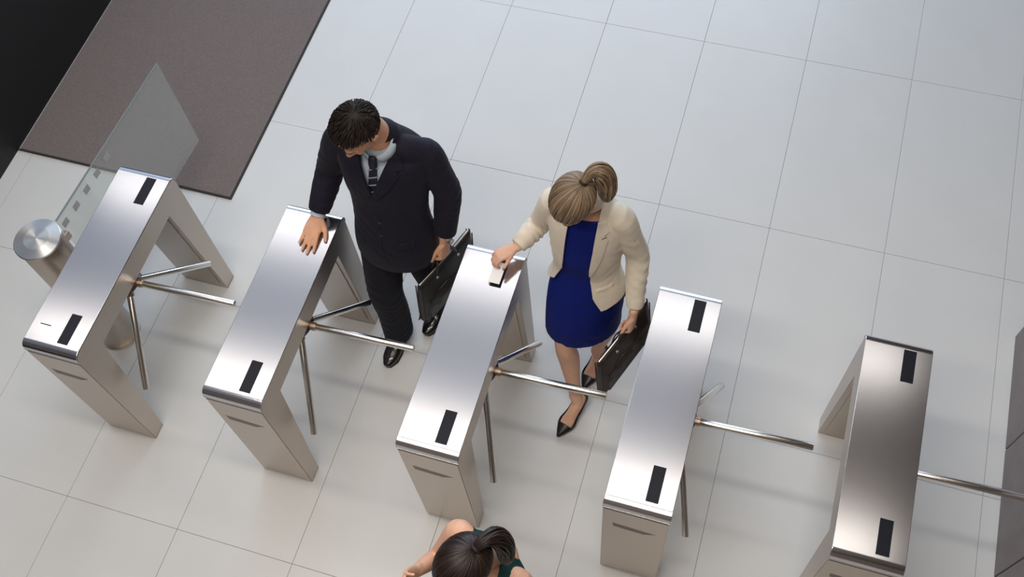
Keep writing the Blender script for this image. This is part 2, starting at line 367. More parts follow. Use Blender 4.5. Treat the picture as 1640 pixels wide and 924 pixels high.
M['slot'] = mat('slot_shade', (.21, .175, .155), .5, .8); M['hubm'] = mat('hub_steel', (.16, .14, .125), .35, 1); M['armreflect'] = mat('arm_reflection_bronze', (.50, .38, .28), .35, 1)
proto = make_turnstile()
def copy_tree(o, parent=None):
    c = o.copy(); C.objects.link(c); c.parent = parent
    for ch in o.children: copy_tree(ch, c)
    return c
labels = ['leftmost steel turnstile, nearest the round bollard and glass pane',
          'second steel turnstile from the left, the man rests his palm on it',
          'middle steel turnstile, with a hand and white card on its top',
          'fourth steel turnstile from the left, right of the woman in the blue dress',
          'rightmost steel turnstile, nearest the brown stone wall']
ypos = [(0, 1), (.006, .996), (.012, .998), (.004, 1.022), (.040, .976)]
stiles = []
for k in range(5):
    t = proto if k == 0 else copy_tree(proto)
    t.location = (k*S_, ypos[k][0], 0); t.scale.y = ypos[k][1]; t['label'] = labels[k]; stiles.append(t)
obj('ticket_slot', box(.040, .092, .118, .1225, .9990, 1.0006), M['gap_shade'], stiles[0])

# ------------------------------------------------------------------ bollard and glass
bo = empty('bollard', (-.200, .508, 0), 'round steel bollard left of the leftmost turnstile', 'bollard')
obj('post', cyl((0, 0, .004), (0, 0, .985), .103, 48, .002), M['steel'], bo, True).data.set_sharp_from_angle(angle=.6)
bm = bmesh.new(); prof = [(.1095, .982), (.112, .984), (.112, .990), (.109, .994), (.062, 1.003), (.060, 1.0035), (.002, 1.0075)]; n = 64
R_ = [[bm.verts.new((a*math.cos(2*math.pi*k/n), a*math.sin(2*math.pi*k/n), h)) for k in range(n)] for a, h in prof]
for A, B in zip(R_, R_[1:]):
    for k in range(n): bm.faces.new((A[k], A[(k+1) % n], B[(k+1) % n], B[k]))
bm.faces.new(R_[-1]); bm.faces.new(R_[0][::-1]); o = obj('cap', bm, M['cap'], bo, True); o.data.set_sharp_from_angle(angle=.12)
obj('base_ring', cyl((0, 0, 0), (0, 0, .012), .112, 48, .002), M['steel'], bo)
gp = empty('glass_pane', (-.196, .640, 0), 'clear glass gate pane between the round bollard and the mat', 'glass pane', rz=math.radians(-2.8))
obj('pane', box(-.005, .005, 0, 1.0, .285, .945, .0015), M['glass'], gp)
obj('top_edge', box(-.0050, .0050, 0, 1.0, .9452, .9470), M['glassedge'], gp)
for k in range(5):
    y = .012+k*.099; obj('frosted_square', box(.0052, .0060, y, y+.042, .866, .908), M['frost'], gp)
for z in (.36, .80): obj('hinge_clamp', box(-.014, .014, -.026, .012, z, z+.05, .003), M['steel'], gp)

# ------------------------------------------------------------------ people
def finger(bm, p, d, bend_ax, L, r, curls):
    """one finger as its own tapered chain; bend about bend_ax"""
    segs = (.45, .30, .25); pts = [p-d*.012, p]; q = V(p); dd = V(d)
    for s, c in zip(segs, curls):
        dd = Matrix.Rotation(c, 3, bend_ax) @ dd; q = q+dd*L*s; pts.append(q.copy())
    tube(bm, pts, [r*1.05, r*1.05, r*.98, r*.88, r*.74], side=bend_ax, n=12, k=3)
    return pts[-1], dd
def hand(bm, wrist, D, Nn, T, s=1., curls=((.1, .1, .1),)*4, spread=(.14, .04, -.05, -.15), thumb=((.75, .15), (.1, .1)), tip=None):
    """D fingers direction, Nn back-of-hand normal, T thumb side; returns nail positions"""
    D = V(D).normalized(); Nn = V(Nn); Nn = (Nn-D*Nn.dot(D)).normalized(); T = V(T); T = (T-D*T.dot(D)-Nn*T.dot(Nn)).normalized(); w_ = V(wrist)
    tube(bm, [w_-D*.03*s, w_, w_+D*.035*s, w_+D*.070*s, w_+D*.094*s], [(.029*s, .022*s), (.029*s, .019*s), (.037*s, .0165*s), (.041*s, .0140*s), (.039*s, .0105*s)], side=T, n=18, k=4)
    nails = []
    ax = T.cross(D); ax = T if True else ax
    lat = (.030, .0105, -.0095, -.0285); Ls = (.074, .082, .075, .059); rs = (.0088, .0090, .0085, .0075); off = (.088, .094, .090, .080)
    bend = Nn.cross(D).normalized()   # rotating about this curls the finger away from the back of the hand
    sg = 1 if (Matrix.Rotation(.3, 3, bend) @ D).dot(Nn) < 0 else -1
    for k in range(4):
        dk = (Matrix.Rotation(spread[k]*(1 if (Matrix.Rotation(.1, 3, Nn) @ D).dot(T) > 0 else -1), 3, Nn) @ D)
        e, dd = finger(bm, w_+D*off[k]*s+T*lat[k]*s, dk, bend, Ls[k]*s, rs[k]*s, [sg*c for c in curls[k % len(curls)]])
        nn = (Nn-dd*Nn.dot(dd)); nn = nn.normalized() if nn.length > .2 else dd
        # knuckle bump
        ellipsoid(bm, w_+D*(off[k]-.004)*s+T*lat[k]*s+Nn*.006*s, (T, D, Nn), (.0075*s, .009*s, .006*s), 10)
        nails.append((e, dd, nn, rs[k]*s))
    (a_out, a_dn), (c1, c2) = thumb
    td = (D*math.cos(a_out)+T*math.sin(a_out)-Nn*a_dn).normalized(); base = w_+D*.028*s+T*.026*s-Nn*.004*s
    p1 = base+td*.034*s; d2 = (td*(1-c1)+D*c1).normalized(); p2 = p1+d2*.030*s; d3 = (d2*(1-c2)+D*c2-Nn*.1).normalized(); p3 = p2+d3*.021*s
    tube(bm, [base-td*.018*s, base, p1, p2, p3], [.014*s, .0145*s, .0105*s, .0098*s, .0078*s], side=bend, n=12, k=3)
    nails.append((p3, d3, (Nn+T*.5).normalized(), .0098*s)); return nails
def add_nails(nails, m, parent):
    for e, d, n_, r in nails:
        n_ = (n_-d*n_.dot(d)).normalized(); s = d.cross(n_); bm = bmesh.new()
        ellipsoid(bm, e-d*r*.25+n_*r*.62, (s, d, n_), (r*.60, r*.78, r*.16), 10); obj('fingernail', bm, m, parent, True)
def head(bm, c, F, U, s, neck, fem=False):
    F = V(F).normalized(); U = (V(U)-F*V(U).dot(F)).normalized(); Lf = U.cross(F); c = V(c)
    P = lambda l, f, u: c+Lf*l*s+F*f*s+U*u*s
    ellipsoid(bm, P(0, -.012, .030), (Lf, F, U), (.076*s, .097*s, .087*s), 24)
    ellipsoid(bm, P(0, .030, -.005), (Lf, F, U), (.066*s, .062*s, .072*s), 20)
    jw = .050 if fem else .056
    tube(bm, [P(0, .005, -.02), P(0, .028, -.062), P(0, .052, -.098)], [(jw*1.12*s, .062*s), (jw*s, .050*s), (.024*s, .022*s)], side=Lf, n=20)
    tube(bm, [P(0, .082, .018), P(0, .096, -.010), P(0, .108, -.030)], [.008*s, .0095*s, .0125*s], side=Lf, n=12)     # nose
    for g in (-1, 1):
        ellipsoid(bm, P(g*.010, .098, -.033), (Lf, F, U), (.009*s, .010*s, .008*s), 10)       # nostril wing
        ellipsoid(bm, P(g*.034, .066, -.020), (Lf, F, U), (.022*s, .020*s, .020*s), 12)     # cheek
        tube(bm, [P(g*.014, .086, .024), P(g*.034, .080, .028), P(g*.052, .062, .022)], [.007*s]*3, n=10, side=U)     # brow
        tube(bm, [P(g*.074, -.004, .024), P(g*.084, -.014, .012), P(g*.082, -.010, -.012), P(g*.072, -.002, -.028)], [(.006*s, .012*s), (.007*s, .016*s), (.006*s, .013*s), (.005*s, .008*s)], n=10, side=Lf)   # ear
    ellipsoid(bm, P(0, .086, -.062), (Lf, F, U), (.024*s, .012*s, .012*s), 12)               # mouth mound
    tube(bm, [P(0, -.035, -.02), (P(0, -.03, -.07)+V(neck))/2, V(neck), V(neck)-U*.06], [(.050*s, .050*s), ((.048 if fem else .058)*s, (.048 if fem else .058)*s), ((.052 if fem else .064)*s, .056*s), (.085*s, .06*s)], side=Lf, n=18)
    return P, (Lf, F, U)
def face_bits(P, ax, s, parent, browm, skinm):
    for g in (-1, 1):
        bm = bmesh.new(); ellipsoid(bm, P(g*.031, .0745, .006), ax, (.0125*s, .0125*s, .0085*s), 14); e = obj('eye', bm, M['white'], parent, True)
        bm = bmesh.new(); ellipsoid(bm, P(g*.031, .0745, .0085), ax, (.0145*s, .0142*s, .0090*s), 14); obj('eyelid', bm, skinm, parent, True)
        bm = bmesh.new(); ellipsoid(bm, P(g*.031, .0835, .000), ax, (.0052*s, .0045*s, .0052*s), 10); obj('iris', bm, M['iris'], e, True)
        bm = bmesh.new(); tube(bm, [P(g*.015, .0925, .0335), P(g*.034, .0870, .0375), P(g*.051, .0685, .0345)], [(.0022*s, .0014*s), (.0026*s, .0014*s), (.0012*s, .001*s)], side=ax[2], n=8); obj('eyebrow', bm, browm, parent, True)
    bm = bmesh.new(); tube(bm, [P(-.022, .088, -.060), P(0, .0985, -.058), P(.022, .088, -.060)], [(.002*s, .003*s), (.0045*s, .004*s), (.002*s, .003*s)], n=10, side=ax[2])
    tube(bm, [P(-.019, .087, -.066), P(0, .0975, -.067), P(.019, .087, -.066)], [(.002*s, .003*s), (.0055*s, .004*s), (.002*s, .003*s)], n=10, side=ax[2]); obj('lips', bm, M['lip'], parent, True)
def strand(verts, faces, tones, pts, r, tone, nrm, n=4):
    base = len(verts)
    for i, p in enumerate(pts):
        t = (pts[min(i+1, len(pts)-1)]-pts[max(i-1, 0)]); t = t.normalized() if t.length > 1e-9 else V((0, 0, 1))
        a = t.orthogonal() if i == 0 else a-t*a.dot(t)
        a = a.normalized(); b_ = t.cross(a); rr = r*(1 if 0 < i < len(pts)-1 else .25)
        for j in range(n):
            th = 2*math.pi*j/n; verts.append(p+a*math.cos(th)*rr+b_*math.sin(th)*rr); tones.append(tone)
    for i in range(len(pts)-1):
        for j in range(n): faces.append((base+i*n+j, base+i*n+(j+1) % n, base+(i+1)*n+(j+1) % n, base+(i+1)*n+j))
def hair(P, s, parent, m, style, tie=None, tail=None):
    """hair laid on the skull in strands over a close cap"""
    R3 = (.0795, .1005, .0905); cc = (0, -.012, .030)
    def surf(l, f, u, h=0.):
        q = V((l, f, u)).normalized(); return P(cc[0]+q.x*(R3[0]+h), cc[1]+q.y*(R3[1]+h), cc[2]+q.z*(R3[2]+h))
    def keep(q):        # hairline: above this plane there is hair
        lim = {'short': -.06, 'tail': -.10}[style]
        side = abs(q.x)
        return q.z > lim + max(0, q.y)*(.80 if style == 'short' else .82) - max(0, -q.y)*.62 + (0.06 if (side > .8 and q.y > -.1) else 0)
    bm = bmesh.new(); r = bmesh.ops.create_uvsphere(bm, u_segments=48, v_segments=32, radius=1)
    dl = [v for v in bm.verts if not keep(v.co.normalized())]
    bmesh.ops.delete(bm, geom=dl, context='VERTS')
    for v in bm.verts:
        q = v.co.normalized(); v.co = surf(q.x, q.y, q.z, .001)
    la = bm.verts.layers.float.new('tone')
    for v in bm.verts: v[la] = .12
    base = solidify(obj('hair', bm, m, parent, True), .004*s, -1)
    verts, faces, tones = [], [], []
    rnd = random.Random(5)
    if style == 'short':
        crown = V((.12, -.55, .85)).normalized()
        for _ in range(2600):
            q = V((rnd.gauss(0, 1), rnd.gauss(0, 1), rnd.gauss(0, 1))).normalized()
            if not keep(q): continue
            d = (q-crown*q.dot(crown)*0-crown); d = (d-q*d.dot(q))
            if d.length < .05: d = V((rnd.random()-.5, rnd.random()-.5, 0))
            d = d.normalized(); d = (d+V((-.35, .35, 0))*max(0, q.z)).normalized(); L = .26+.14*rnd.random()+.15*max(0, q.z)
            lift = (.006+.012*max(0, q.z)**1.5)*(.6+.6*rnd.random()); pts = []
            for k in range(5):
                t = k/4; qq = (q+d*L*t).normalized()
                if qq.y > .2 and not keep(qq): break
                h = .001+lift*math.sin(math.pi*min(1, .15+t*.75)); pts.append(surf(qq.x, qq.y, qq.z, h))
            if len(pts) > 1: strand(verts, faces, tones, pts, .0017*s, rnd.random()**1.3, None, 3)
    else:
        tq = V(tie).normalized()
        for k in range(620):
            a = rnd.random()*2*math.pi; # start points on the hairline all around
            q = None; dirp = V((math.sin(a), math.cos(a), 0))
            pole = V((0, -.25, .97)).normalized()
            for e in range(60):
                th = .12+e*.045; c_ = (pole*math.cos(th)+(dirp-pole*dirp.dot(pole)).normalized()*math.sin(th)).normalized()
                if not keep(c_): break
                q = c_
            if q is None: continue
            f0 = 0 if rnd.random() < .6 else rnd.random()*.5
            pts = []; side = (rnd.random()-.5)*.16; hs = .003*rnd.random()
            for j in range(19):
                t = f0+(1-f0)*j/18; om = max(1e-3, q.angle(tq)); qq = (q*math.sin((1-t)*om)+tq*math.sin(t*om))/math.sin(om)
                sw = q.cross(tq); 
                if sw.length > 1e-3: qq = qq+sw.normalized()*side*math.sin(math.pi*t)
                qq = qq.normalized(); h = .0030+.007*math.sin(math.pi*min(1, t))+hs
                if keep(qq) or t > .8: pts.append(surf(qq.x, qq.y, qq.z, h))
            if len(pts) > 2: strand(verts, faces, tones, pts, .0022*s, min(1, max(0, rnd.gauss(.5, .28))), None, 4)
    me = bpy.data.meshes.new('strands'); me.from_pydata([v[:] for v in verts], [], faces); at = me.attributes.new('tone', 'FLOAT', 'POINT'); at.data.foreach_set('value', tones)
    link('strands', me, m, base, True)
    if tail:
        tp = surf(*tie, .010); C_ = [tp]+[tp+V(t)*s for t in tail[0]]; rad = tail[1]
        D = catmull([list(p)+[r_] for p, r_ in zip(C_, rad)], 4); verts, faces, tones = [], [], []
        for k in range(240):
            a = rnd.random()*2*math.pi; rr = math.sqrt(rnd.random()); pts = []; end = len(D)-int(rnd.random()**2*5); wv = rnd.random()*6
            for i, d in enumerate(D[:end]):
                p = V(d[:3]); t = V(D[min(i+1, len(D)-1)][:3])-V(D[max(0, i-1)][:3]); t.normalize(); u = V((0, 1, 0)) if i == 0 else u; u = (u-t*u.dot(t)).normalized(); v_ = t.cross(u)
                R_2 = d[3]*rr; aa = a+.25*math.sin(i*.4+wv); pts.append(p+(u*math.cos(aa)+v_*math.sin(aa))*R_2*s)
            if len(pts) > 2: strand(verts, faces, tones, pts, .0026*s, min(1, max(0, rnd.gauss(.48, .26))), None, 4)
        me = bpy.data.meshes.new('ponytail'); me.from_pydata([v[:] for v in verts], [], faces); at = me.attributes.new('tone', 'FLOAT', 'POINT'); at.data.foreach_set('value', tones)
        link('ponytail', me, m, base, True)
        bm = bmesh.new(); d = (C_[1]-C_[0]).normalized(); q = d.to_track_quat('Z', 'Y').to_matrix()
        for i in range(20):
            for j in range(8):
                A, B = 2*math.pi*i/20, 2*math.pi*j/8; bm.verts.new(C_[0]+d*.004+q @ V(((.013+.005*math.cos(B))*math.cos(A), (.013+.005*math.cos(B))*math.sin(A), .006*math.sin(B)))*s)
        bm.verts.ensure_lookup_table()
        for i in range(20):
            for j in range(8): bm.faces.new([bm.verts[x] for x in (i*8+j, ((i+1) % 20)*8+j, ((i+1) % 20)*8+(j+1) % 8, i*8+(j+1) % 8)])
        obj('hair_tie', bm, M['elastic'], base, True)
def man_shoe(toe, heel, parent, s=1.):
    toe, heel = V(toe), V(heel); d = (toe-heel); L = d.length; d.normalize(); sd = V((d.y, -d.x, 0)); Z = V((0, 0, 1)); P = lambda f, z: heel+d*f*L+Z*z
    bm = bmesh.new(); tube(bm, [P(.05, .052), P(.20, .055), P(.42, .050), P(.62, .038), P(.82, .030), P(.95, .024)], [(.033, .040), (.036, .050), (.038, .045), (.046, .032), (.042, .025), (.026, .018)], side=sd, n=20)
    tube(bm, [P(.17, .06), P(.17, .11)], [(.036, .045), (.034, .043)], side=sd, n=16, k=2)
    o = fuse('shoe', bm, M['shoe'], parent, .005, 3)
    bm = bmesh.new(); ol = [(0, -.024), (.0, .024), (.12, .033), (.35, .030), (.62, .048), (.82, .044), (.97, .022), (1.0, 0), (.97, -.022), (.82, -.044), (.62, -.045), (.35, -.030), (.12, -.033)]
    A = [bm.verts.new(heel+d*f*L+sd*w_+Z*.002) for f, w_ in ol]; B = [bm.verts.new(heel+d*f*L+sd*w_+Z*.014) for f, w_ in ol]
    bm.faces.new(A[::-1]); bm.faces.new(B)
    for k in range(len(ol)): bm.faces.new((A[k], A[(k+1) % len(ol)], B[(k+1) % len(ol)], B[k]))
    obj('sole', bm, M['rubber'], o)
    bm = bmesh.new()
    for k in range(4):
        f = .40+k*.055; tube(bm, [P(f, .098-k*.011)-sd*.016, P(f, .102-k*.011), P(f, .098-k*.011)+sd*.016], [.0022]*3, n=8, side=d)
    obj('laces', bm, M['rubber'], o)
def pump(toe, heel, parent, lift=.055):
    """pointed court shoe with open top over the foot"""
    toe, heel = V(toe), V(heel); d = (toe-heel); L = d.length; d.normalize(); sd = V((d.y, -d.x, 0)); Z = V((0, 0, 1))
    zz = lambda f: lift*max(0, 1-f/.62)**1.2
    P = lambda f, z: heel+d*f*L+Z*(z+zz(f))
    bm = bmesh.new(); tube(bm, [P(.05, .030), P(.2, .030), P(.42, .026), P(.66, .024), P(.84, .016), P(.97, .010)], [(.029, .030), (.031, .032), (.035, .028), (.043, .024), (.026, .015), (.008, .008)], side=sd, n=22, k=5)
    o = fuse('shoe', bm, M['pump'], parent, .0035, 3)
    bmx = bmesh.new(); bmx.from_mesh(o.data)
    dl = [f for f in bmx.faces if (lambda c: (c-heel).dot(d)/L < .72 and c.z-zz((c-heel).dot(d)/L) > .034+.014*max(0, .25-(c-heel).dot(d)/L)*4 + .0)(f.calc_center_median())]
    bmesh.ops.delete(bmx, geom=dl, context='FACES'); bmx.to_mesh(o.data); bmx.free(); solidify(o, .003, 1)
    bm = bmesh.new(); tube(bm, [P(.07, .006), P(.06, -.02), heel+d*.055*L+Z*.008], [(.020, .022), (.011, .012), (.008, .008)], side=sd, n=12); obj('heel', bm, M['pump'], o, True)
def foot(bm, toe, heel, ankle, lift=0, s=1.):
    toe, heel = V(toe), V(heel); d = (toe-heel); L = d.length; d.normalize(); sd = V((d.y, -d.x, 0)); Z = V((0, 0, 1))
    zz = lambda f: lift*max(0, 1-f/.62)**1.2
    P = lambda f, z: heel+d*f*L+Z*(z+zz(f))
    tube(bm, [P(.08, .033), P(.25, .042), P(.45, .036), P(.65, .026), P(.84, .018)], [(.026, .028), (.029, .034), (.030, .028), (.036, .018), (.024, .010)], side=sd, n=16)
    tube(bm, [P(.20, .045), V(ankle)], [(.028, .034), (.031, .035)], side=sd, n=16)

# ================= the man in the navy suit
def build_man():
    r = empty('person', (1.38, .95, 0), 'man in a dark navy suit and striped tie, palm on a turnstile', 'person')
    pe = V((1.385, 1.02, .93)); T0 = r
    r.location = (0, 0, 0)
    neck = V((1.380, 1.105, 1.500)); hc = V((1.347, 1.025, 1.668)); F = V((-.34, -.72, -.62)); U = V((-.12, -.50, .85))
    shR, shL = V((1.175, 1.120, 1.430)), V((1.566, 1.150, 1.405))
    elR, wrR = V((1.085, 1.110, 1.190)), V((1.052, .950, 1.040))
    elL, wrL = V((1.628, 1.135, 1.160)), V((1.618, 1.055, .920))
    hipR, hipL = V((1.300, 1.03, .90)), V((1.470, 1.04, .90))
    knR, anR = V((1.300, .905, .50)), V((1.318, .870, .09)); knL, anL = V((1.500, 1.050, .50)), V((1.480, 1.110, .09))
    bm = bmesh.new(); P, ax = head(bm, hc, F, U, 1.06, neck)
    tube(bm, [pe-V((0, 0, .06)), pe, V((1.38, 1.05, 1.1)), V((1.378, 1.09, 1.28)), V((1.378, 1.125, 1.42)), neck-V((0, 0, .02))], [(.13, .09), (.155, .105), (.135, .095), (.16, .11), (.17, .09), (.07, .06)], side=(1, .06, 0), n=24)
    for sh, el, wr in ((shR, elR, wrR), (shL, elL, wrL)): tube(bm, [sh, (sh+el)/2, el, (el+wr)/2, wr], [.052, .046, .038, .036, .026], side=None, n=16)
    for h, k_, a in ((hipR, knR, anR), (hipL, knL, anL)): tube(bm, [h, (h+k_)/2, k_, (k_+a)/2+V((0, .015, 0)), a], [.082, .070, .055, .052, .036], side=(1, 0, 0), n=16)
    nl = hand(bm, (1.052, .944, 1.030), (.0, -1, -.10), (0, .05, 1), (1, 0, 0), 1.08, curls=((.06, .04, .03),)*4, spread=(.10, .02, -.05, -.13), thumb=((.72, .12), (.45, .3)))
    nl2 = hand(bm, wrL+V((-.002, -.02, -.022)), (-.05, -.28, -1), (.95, -.25, 0), (-.25, -.9, .1), 1.06, curls=((1.15, 1.3, .8),)*4, spread=(.03, .01, -.01, -.03), thumb=((.45, .45), (.4, .3)))
    foot(bm, (1.30, .715, .008), (1.322, .935, .008), anR); foot(bm, (1.438, .955, .008), (1.50, 1.17, .008), anL)
    body = fuse('body', bm, M['skin'], r, .0042, 3); face_bits(P, ax, 1.06, r, M['rubber'], M['skin']); add_nails(nl, M['nail'], body); add_nails(nl2, M['nail'], body)
    hair(P, 1.06, r, M['hairm'], 'short')
    # trousers
    bm = bmesh.new()
    tube(bm, [pe-V((0, 0, .10)), pe, pe+V((0, 0, .10))], [(.155, .115), (.172, .125), (.160, .115)], side=(1, .05, 0), n=24)
    for h, k_, a in ((hipR, knR, anR), (hipL, knL, anL)): tube(bm, [h, (h+k_)/2, k_, (k_+a)/2+V((0, .01, 0)), a+V((0, 0, .005))], [(.104, .112), (.100, .106), (.086, .092), (.078, .090), (.074, .094)], side=(1, 0, 0), n=20, flat=True)
    fuse('trousers', bm, M['trouser'], r, .0065, 4, fold=[(knR, .16, (.2, .3, 1), .06, .004), (anR+V((0, 0, .1)), .13, (0, .3, 1), .05, .005), (anL+V((0, 0, .1)), .13, (0, .3, 1), .05, .005), ((1.38, .95, .84), .16, (1, 0, .35), .07, .005)])
    # shirt
    bm = bmesh.new(); tube(bm, [V((1.385, 1.03, 1.0)), V((1.38, 1.06, 1.15)), V((1.378, 1.09, 1.28)), V((1.378, 1.12, 1.41)), neck+V((0, 0, -.015))], [(.155, .115), (.145, .110), (.168, .122), (.165, .104), (.080, .072)], side=(1, .06, 0), n=24)
    shirt = fuse('shirt', bm, M['shirt'], r, .007, 3)
    UP = V((-.02, -.22, 1)).normalized()
    # collar: band plus two leaves
    bm = bmesh.new(); n = 40; rows = []
    nd = (hc-neck).normalized(); sx = V((1, .06, 0)); sx = (sx-nd*sx.dot(nd)).normalized(); fy = nd.cross(sx)
    for h, rr in ((-.004, .074), (.018, .074), (.036, .0725), (.037, .076), (.020, .084), (.002, .092)):
        rows.append([bm.verts.new(neck+nd*h+sx*rr*math.cos(a)+fy*rr*1.02*math.sin(a)) for a in [math.radians(-76+332*k/n) for k in range(n+1)]])
    for A, B in zip(rows, rows[1:]):
        for k in range(n): bm.faces.new((A[k], A[k+1], B[k+1], B[k]))
    solidify(obj('collar', bm, M['shirt'], shirt, True), .0025)
    # jacket
    bm = bmesh.new()
    tube(bm, [V((1.385, 1.015, .83)), V((1.385, 1.02, .93)), V((1.382, 1.04, 1.06)), V((1.380, 1.07, 1.18)), V((1.378, 1.095, 1.30)), V((1.378, 1.125, 1.415)), V((1.379, 1.125, 1.475)), neck+V((0, .015, .012))],
         [(.196, .150), (.190, .145), (.172, .132), (.176, .134), (.196, .145), (.205, .120), (.130, .095), (.088, .080)], side=(1, .06, 0), n=32, power=2.15)
    for sh, el, wr in ((shR, elR, wrR), (shL, elL, wrL)):
        tube(bm, [sh+(V((1.378, 1.12, 1.44))-sh)*.25, sh, (sh+el)/2, el, (el+wr)/2, wr+(el-wr).normalized()*.012], [(.060, .062), (.064, .066), (.065, .068), (.061, .064), (.056, .059), (.048, .048)], side=None, n=24, flat=True)
    for g, sh in ((-1, shR), (1, shL)): tube(bm, [neck+V((g*.055, .012, -.02)), neck+V((g*.11, .012, -.038)), sh+V((-g*.01, 0, .012))], [.050, .058, .058], side=(0, 1, 0), n=18)
    jk = fuse('jacket', bm, M['suit'], r, .0065, 6, fold=[(elR, .14, (.1, .4, 1), .055, .0055), (elL, .14, (.1, .2, 1), .055, .005), (V((1.38, .93, 1.02)), .17, (.5, 0, 1), .10, .004), (shL+V((-.05, -.04, -.06)), .12, (1, 0, .8), .07, .004), (shR+V((.05, -.05, -.06)), .12, (1, 0, -.8), .07, .004), (wrR+V((0, .05, .06)), .08, (0, .5, 1), .04, .004)])
    N = V((-.04, -1, .10)); X = V((1, -.04, 0)); Y = V((0, .15, 1)); O = V((1.375, 1.07, 1.15))
    full = bvh_of(jk)
    cut_open(jk, O, X, Y, N, [(0, .15), (.022, .21), (.062, .31), (.080, .40), (-.080, .40), (-.062, .31), (-.022, .21)], depth=-.04)
    solidify(jk, .004)
    for g in (-1, 1):
        q = [(g*.002, .15), (g*.024, .21), (g*.064, .31), (g*.076, .345), (g*.118, .325), (g*.128, .280), (g*.106, .274), (g*.116, .250), (g*.078, .19), (g*.026, .135)]
        patch('lapel', full, O, X, Y, N, q if g > 0 else q[::-1], M['suit'], jk, .007, .004)
        patch('pocket_flap', full, O, X, Y, N, [(g*.075, -.155), (g*.155, -.145), (g*.157, -.185), (g*.077, -.195)], M['suit'], jk, .004, .003, 3)
    for z in (-.03, -.11):
        h = full.ray_cast(O+Y*z+X*.012+N*.6, -N); bm = bmesh.new(); ellipsoid(bm, h[0]+N*.003, (X, Y, N), (.0085, .0085, .003), 12); obj('button', bm, M['rubber'], jk, True)
    h = patch('front_edge', full, O, X, Y, N, [(.0, .02), (.014, .0), (.012, -.20), (.030, -.30), (.024, -.30), (.005, -.20), (.004, 0)], M['suit'], jk, .003, .003, 2)
    # tie: blade with stripes, knot
    sb = bvh_of(shirt)
    tieo = patch('tie', sb, O, X, Y, N, [(-.030, 0), (.030, 0), (.030, .02), (.024, .16), (.015, .312), (-.015, .312), (-.024, .16), (-.030, .02)], M['tie'], r, .007, .004)
    bm = bmesh.new(); k0 = neck+V((-.006, -.092, -.040)); tube(bm, [k0+V((0, .012, .022)), k0, k0+V((0, -.008, -.022))], [(.019, .010), (.018, .012), (.0145, .008)], n=14, side=(1, 0, 0)); obj('knot', bm, M['tie'], tieo, True)
    for k in range(7):
        z = .03+k*.037; patch('stripe', sb, O, X, Y, N, [(-.0235, z), (.0235, z+.016), (.0235, z+.022), (-.0235, z+.006)], M['tiestripe'], tieo, .0098, .0012, 3)
    # cuffs and watch
    for wr, el in ((wrR, elR), (wrL, elL)):
        d = (wr-el).normalized(); bm = bmesh.new(); tube(bm, [wr-d*.02, wr+d*.010], [.037, .0345], n=24, k=1, flat=True, side=(1, .1, 0)); obj('cuff', bm, M['shirt'], r, True).data.set_sharp_from_angle(angle=.7)
    d = (wrL-elL).normalized(); w0 = wrL+d*.018; bm = bmesh.new(); tube(bm, [w0-d*.007, w0+d*.007], [.0315, .0315], n=24, k=1, flat=True, side=(1, .1, 0)); wb = obj('watch', bm, M['zip'], r, True)
    bm = cyl(w0+V((.028, -.012, 0)), w0+V((.038, -.016, 0)), .016, 20, .002); obj('watch_case', bm, M['zip'], wb)
    man_shoe((1.297, .695, 0), (1.326, .960, 0), r); man_shoe((1.432, .925, 0), (1.505, 1.185, 0), r)
build_man()

